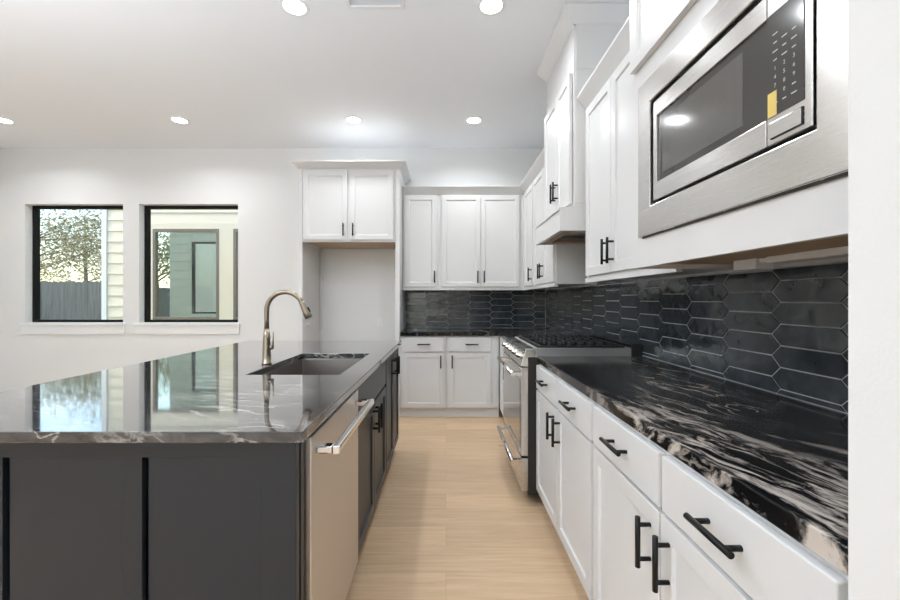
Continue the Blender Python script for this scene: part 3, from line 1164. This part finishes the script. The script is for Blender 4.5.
# ------------------------------------------------------------------ range
RW = 0.756
t = thing('range', 'stainless slide-in gas range with black cast iron grates', 'range', (0.505, 3.2065, 0), RIGHT)
MB().box(0, RW, 0, 0.66, 0.06, 0.905).build('body', 'darkside', t, bev=0.002)
MB().box(0.03, RW - 0.14, 0.05, 0.62, 0.0, 0.06).build('base', 'rubber', t)
d = MB().grid([0.002, 0.06, RW - 0.06, RW - 0.002], [0.30, 0.365, 0.735, 0.842], lambda i, j: not (i == 1 and j == 1), -0.045, -0.002, 'xz').build('oven_door', 'steel', t, bev=0.003)
MB().box(0.03, RW - 0.03, -0.047, -0.008, 0.34, 0.76).build('window', 'ovenglass', d, bev=0.001)
MB().tube([(0.035, -0.09, 0.795), (RW - 0.035, -0.09, 0.795)], 0.0135, 16).box(0.045, 0.075, -0.088, -0.045, 0.785, 0.805).box(RW - 0.075, RW - 0.045, -0.088, -0.045, 0.785, 0.805).build('handle', 'chrome', d)
d = MB().box(0.002, RW - 0.002, -0.042, -0.002, 0.085, 0.286).build('drawer', 'steel', t, bev=0.003)
MB().tube([(0.035, -0.09, 0.25), (RW - 0.035, -0.09, 0.25)], 0.0135, 16).box(0.045, 0.075, -0.088, -0.042, 0.24, 0.26).box(RW - 0.075, RW - 0.045, -0.088, -0.042, 0.24, 0.26).build('handle', 'chrome', d)
cp = MB().prism([(-0.047, 0.850), (-0.015, 0.957), (0.045, 0.957), (0.045, 0.907), (-0.002, 0.905), (-0.002, 0.850)], 0, RW, 'x').build('control_panel', 'steel', t, bev=0.002)
nrm = Vector((0, -0.107, 0.032)).normalized()
for k in range(5):
    x = 0.09 + k * (RW - 0.18) / 4
    p = Vector((x, -0.031, 0.9035))
    kn = MB().tube([p, p + nrm * 0.006, p + nrm * 0.008, p + nrm * 0.034, p + nrm * 0.036], [0.024, 0.024, 0.02, 0.018, 0.015], 18).build('knob', 'chrome', cp)
MB().box(RW / 2 - 0.06, RW / 2 + 0.06, -0.013, 0.02, 0.9572, 0.9578).build('display', 'enamel', cp)
ct = MB().grid([0, 0.014, RW - 0.014, RW], [0.045, 0.06, 0.615, 0.63], lambda i, j: not (i == 1 and j == 1), 0.906, 0.962, 'xy').box(0.014, RW - 0.014, 0.06, 0.615, 0.906, 0.938).build('cooktop', 'steelsoft', t, bev=0.002)
MB().box(0.016, RW - 0.016, 0.062, 0.613, 0.938, 0.942).build('cooktop_tray', 'enamel', t)
MB().box(0, RW, 0.632, 0.70, 0.906, 0.985).build('rear_vent', 'enamel', t, bev=0.003)
gw = (RW - 0.04) / 3
mb = MB()
g0 = 0.952
mb.box(0, gw - 0.004, 0, 0.012, g0, g0 + 0.022).box(0, gw - 0.004, 0.513, 0.525, g0, g0 + 0.022)
mb.box(0, 0.012, 0.012, 0.513, g0, g0 + 0.022).box(gw - 0.016, gw - 0.004, 0.012, 0.513, g0, g0 + 0.022)
for k in range(1, 8):
    y = 0.012 + k * 0.501 / 8
    mb.prism([(y - 0.006, g0 + 0.012), (y + 0.006, g0 + 0.012), (y + 0.004, g0 + 0.036), (y - 0.004, g0 + 0.036)], 0.012, gw * 0.40, 'x')
    mb.prism([(y - 0.006, g0 + 0.012), (y + 0.006, g0 + 0.012), (y + 0.004, g0 + 0.036), (y - 0.004, g0 + 0.036)], gw * 0.60, gw - 0.016, 'x')
for sx in (0.002, gw - 0.018):
    for sy in (0.002, 0.507):
        mb.box(sx, sx + 0.012, sy, sy + 0.012, 0.942, g0)
gm = mb.mesh('grate', 'iron')
for k in range(3):
    link('grate', gm, t, (0.021 + k * gw, 0.075, 0), bev=0.0015)
mb = MB().tube([(0, 0, 0.942), (0, 0, 0.950), (0, 0, 0.951), (0, 0, 0.958)], [0.042, 0.040, 0.034, 0.030], 20)
bm_ = mb.mesh('burner', 'iron')
for x, y in ((0.14, 0.20), (0.14, 0.47), (RW / 2, 0.335), (RW - 0.14, 0.20), (RW - 0.14, 0.47)):
    link('burner', bm_, t, (x, y, 0))

# ------------------------------------------------------------------ island
IX = -0.415     # body front of aisle side
ib0, ib1 = 1.135, 3.335
# near end panel with three recessed fields
t = thing('island_end_panel', 'charcoal panelled end of the island facing the camera', 'panel', (0, 1.08, 0))
st = [(-1.630, -1.577), (-1.252, -1.198), (-0.875, -0.821), (-0.497, -0.4025)]
mb = MB()
us = [-1.630, -1.577, -1.252, -1.198, -0.875, -0.821, -0.497, -0.4025]
mb.grid(us, [0.0, 0.14, 0.833, 0.882], lambda i, j: not (j == 1 and i in (1, 3, 5)), 0.0, 0.018, 'xz')
mb.build('panel_frame', 'char', t, bev=0.0012)
MB().box(-1.630, -0.4025, 0.030, 0.053, 0, 0.882).build('panel_back', 'char', t)
for a, b in ((-1.577, -1.252), (-1.198, -0.875), (-0.821, -0.497)):
    MB().box(a + 0.013, b, 0.006, 0.030, 0.14, 0.833).build('recessed_panel', 'char', t, bev=0.001)
MB().box(-0.447, -0.4025, -0.004, 0.0, 0.0, 0.882).build('corner_strip', 'char', t)

t = thing('island_back_panel', 'charcoal seating side block of the island under the overhang', 'panel', (0, 0, 0))
MB().box(-1.630, -1.03, ib0, ib1, 0.0, 0.882).build('body', 'char', t, bev=0.002)
mb = MB()
yy = ib0
mb.grid([ib0, ib0 + 0.06, 1.83, 1.89, 2.56, 2.62, ib1 - 0.06, ib1], [0, 0.14, 0.83, 0.882], lambda i, j: not (j == 1 and i in (1, 3, 5)), -1.648, -1.630, 'yz')
mb.build('panel_frame', 'char', t, bev=0.0012)


def icab(name, label, y0, y1, fronts):
    fr = [(k, a - y0, b - y0, c, d, (hd[0], hd[1] - y0, hd[2]) if hd else None) for k, a, b, c, d, hd in fronts]
    return cabinet(name, label, 'cabinet', (IX, y0, 0), ISL, y1 - y0, 0.605, 0.10, 0.882, fr, 'char', 'charcoal island cabinets on the aisle side', True)


t = thing('sink_cabinet', 'charcoal two-door island cabinet under the sink, beside the dishwasher', 'cabinet', (IX, 1.768, 0), ISL, 'charcoal island cabinets on the aisle side')
sw = 2.633 - 1.768
mb = MB().box(0, sw, 0.0, 0.02, 0.10, 0.882).box(0, 0.018, 0.02, 0.605, 0.10, 0.882).box(sw - 0.018, sw, 0.02, 0.605, 0.10, 0.882)
mb.box(0.018, sw - 0.018, 0.02, 0.605, 0.10, 0.118).box(0.018, sw - 0.018, 0.587, 0.605, 0.118, 0.882)
mb.build('body', 'char', t, bev=0.0012)
MB().box(0, sw, 0.06, 0.605, 0, 0.10).build('toe_kick', 'char', t)
MB().box(0, sw - 0.02, -0.02, 0, 0, 0.165).build('false_front', 'char', t, (0.010, -0.001, 0.708), bev=0.002)
for a, b, hxp in ((0.010, sw / 2 - 0.003, sw / 2 - 0.04), (sw / 2 + 0.003, sw - 0.010, sw / 2 + 0.04)):
    f = MB().shaker(b - a, 0.586).build('door', 'char', t, (a, -0.001, 0.108), bev=0.0012)
    add_pull(f, hxp - a, 0.61 - 0.108)
icab('base_cabinet', 'narrow charcoal island cabinet just beyond the sink cabinet', 2.635, 3.008, [('door', 2.645, 3.003, 0.108, 0.872, ('v', 2.96, 0.76))])
icab('base_cabinet', 'narrow charcoal island cabinet at the far end of the island', 3.010, 3.335, [('door', 3.015, 3.325, 0.108, 0.872, ('v', 3.06, 0.76))])

# dishwasher
t = thing('dishwasher', 'stainless dishwasher at the near corner of the island', 'dishwasher', (-0.4025, 1.143, 0), ISL)
dw = 0.612
MB().box(0.004, dw - 0.004, 0.02, 0.58, 0.10, 0.868).build('body', 'darkside', t)
MB().box(0.004, dw - 0.004, 0.05, 0.09, 0.0, 0.10).build('toe_kick', 'rubber', t)
d = MB().box(0, dw, -0.0175, 0.018, 0.105, 0.866).build('door', 'steelv', t, bev=0.003)
mb = MB()
mb.box(0.022, dw - 0.022, -0.092, -0.068, 0.807, 0.832)
for x in (0.022, dw - 0.062):
    mb.box(x, x + 0.040, -0.070, -0.0175, 0.809, 0.830)
mb.build('handle', 'chrome', d, bev=0.005)

# island countertop with the sink cut-out
sx0, sx1, sy0, sy1 = -0.921, -0.492, 1.84, 2.563
o = MB().grid([-1.672, sx0, sx1, -0.374], [1.045, sy0, sy1, 3.376], lambda i, j: not (i == 1 and j == 1), zc0, zc1).build('island_countertop', 'granite_island', bev=0.003)
tag(o, 'polished charcoal granite top of the island, with the sink cut into it', 'countertop')
# sink
t = thing('kitchen_sink', 'dark steel undermount sink in the island', 'sink', ((sx0 + sx1) / 2, (sy0 + sy1) / 2, 0.66))
a, b = (sx1 - sx0) / 2 + 0.004, (sy1 - sy0) / 2 + 0.004
zt = 0.882 - 0.66
mb = MB()
k = 0.025
outer = [(-a, -b), (a, -b), (a, b), (-a, b)]
vs = [(x, y, zt) for x, y in outer] + [(x * (1 - k / a), y * (1 - k / b), 0.012) for x, y in outer]
fo = [(-a - 0.012, -b - 0.012), (a + 0.012, -b - 0.012), (a + 0.012, b + 0.012), (-a - 0.012, b + 0.012)]
vs += [(x, y, zt) for x, y in fo] + [(x, y, 0.0) for x, y in outer]
fs = [(4, 5, 6, 7)] + [(i, (i + 1) % 4, 4 + (i + 1) % 4, 4 + i) for i in range(4)]
fs += [(8 + i, 8 + (i + 1) % 4, (i + 1) % 4, i) for i in range(4)]
fs += [(12 + i, 12 + (i + 1) % 4, 8 + (i + 1) % 4, 8 + i) for i in range(4)] + [(15, 14, 13, 12)]
mb.faces(vs, fs)
mb.build('bowl', 'sink', t, bev=0.006)
MB().tube([(0, 0, 0.0122), (0, 0, 0.015), (0, 0, 0.0135)], [0.045, 0.043, 0.02], 20).build('drain', 'chrome', t)

# faucet
t = thing('kitchen_faucet', 'tall brushed bronze gooseneck faucet beside the island sink', 'faucet', (-0.962, 2.146, zc1))
mb = MB().tube([(0, 0, 0), (0, 0, 0.008), (0, 0, 0.010), (0, 0, 0.06), (0, 0, 0.14), (0, 0, 0.19)], [0.026, 0.026, 0.0225, 0.0215, 0.018, 0.0135], 24)
mb.build('body', 'bronze', t)
path = [(0, 0, 0.185), (0, 0, 0.24), (0, 0, 0.289)]
cx, cz, rr = 0.099, 0.287, 0.099
for k in range(1, 25):
    an = pi - (pi - R(25)) * k / 24
    path.append((cx + rr * cos(an), 0, cz + rr * sin(an)))
MB().tube(path, 0.0125, 18).build('spout', 'bronze', t)
e = Vector(path[-1])
dv = Vector((sin(R(25)), 0, -cos(R(25))))
hdp = MB().tube([e - dv * 0.004, e, e + dv * 0.025, e + dv * 0.055, e + dv * 0.088, e + dv * 0.090], [0.0125, 0.0140, 0.0155, 0.0185, 0.0205, 0.017], 20).build('spray_head', 'bronze', t)
q = e + dv * 0.045 + Vector((0.0165, 0, 0.003))
MB().box(-0.004, 0.006, -0.007, 0.007, -0.014, 0.014).build('spray_button', 'rubber', hdp, q, (0, R(-25), 0), bev=0.002)
MB().tube([(0.015, 0, 0.09), (0.034, 0, 0.09)], 0.0125, 16).tube([(0.030, 0, 0.092), (0.034, 0, 0.12), (0.036, 0, 0.175)], [0.006, 0.0045, 0.0035], 10).build('lever', 'bronze', t)

# ------------------------------------------------------------------ ceiling lights and vent
lens = MB().tube([(0, 0, -0.004), (0, 0, -0.001)], [0.068, 0.068], 28).mesh('lens', 'lamp')
ring = MB()
n = 32
for k in range(n):
    a0, a1 = 2 * pi * k / n, 2 * pi * (k + 1) / n
    P = lambda a, r, z: (r * cos(a), r * sin(a), z)
    ring.faces([P(a0, 0.068, -0.006), P(a1, 0.068, -0.006), P(a1, 0.088, -0.004), P(a0, 0.088, -0.004), P(a0, 0.090, 0), P(a1, 0.090, 0), P(a0, 0.068, 0), P(a1, 0.068, 0)],
               [(0, 1, 2, 3), (3, 2, 5, 4), (0, 6, 7, 1)])
ring = ring.mesh('trim_ring', 'plastic')
LABS = [((-0.95, 2.51), 'recessed ceiling light nearest the camera, left of the ceiling vent'),
        ((0.283, 2.50), 'recessed ceiling light nearest the camera, between ceiling vent and range hood'),
        ((-4.54, 4.10), 'recessed ceiling light at the far left edge above the left window'),
        ((-2.73, 4.10), 'recessed ceiling light above the right window'),
        ((-0.945, 4.09), 'recessed ceiling light above the fridge alcove cabinet'),
        ((0.287, 4.10), 'recessed ceiling light above the back wall double-door upper cabinet')]
for (x, y), lab in LABS:
    t = thing('ceiling_light', lab, 'ceiling light', (x, y, H - 0.0005), 0, 'recessed ceiling lights')
    link('lens', lens, t)
    link('trim_ring', ring, t)
    l = D.lights.new('lamp', 'AREA')
    l.shape = 'DISK'
    l.size = 0.12
    l.energy = 6.4
    l.spread = R(150)
    l.color = (0.92, 0.96, 1.0)
    o = D.objects.new('lamp', l)
    C.objects.link(o)
    o.parent = t
    o.location = (0, 0, -0.008)
t = thing('ceiling_vent', 'grey ceiling air vent at the top edge of the picture', 'vent', (-0.44, 2.42, H - 0.0005))
MB().grid([-0.18, -0.155, 0.155, 0.18], [-0.105, -0.08, 0.08, 0.105], lambda i, j: not (i == 1 and j == 1), -0.008, 0).build('frame', 'plastic', t, bev=0.002)
mb = MB()
for k in range(9):
    y = -0.075 + k * 0.0185
    mb.prism([(y, -0.006), (y + 0.012, -0.001), (y + 0.012, 0.0), (y, -0.005)], -0.155, 0.155, 'x')
mb.build('louvre', 'plastic', t)
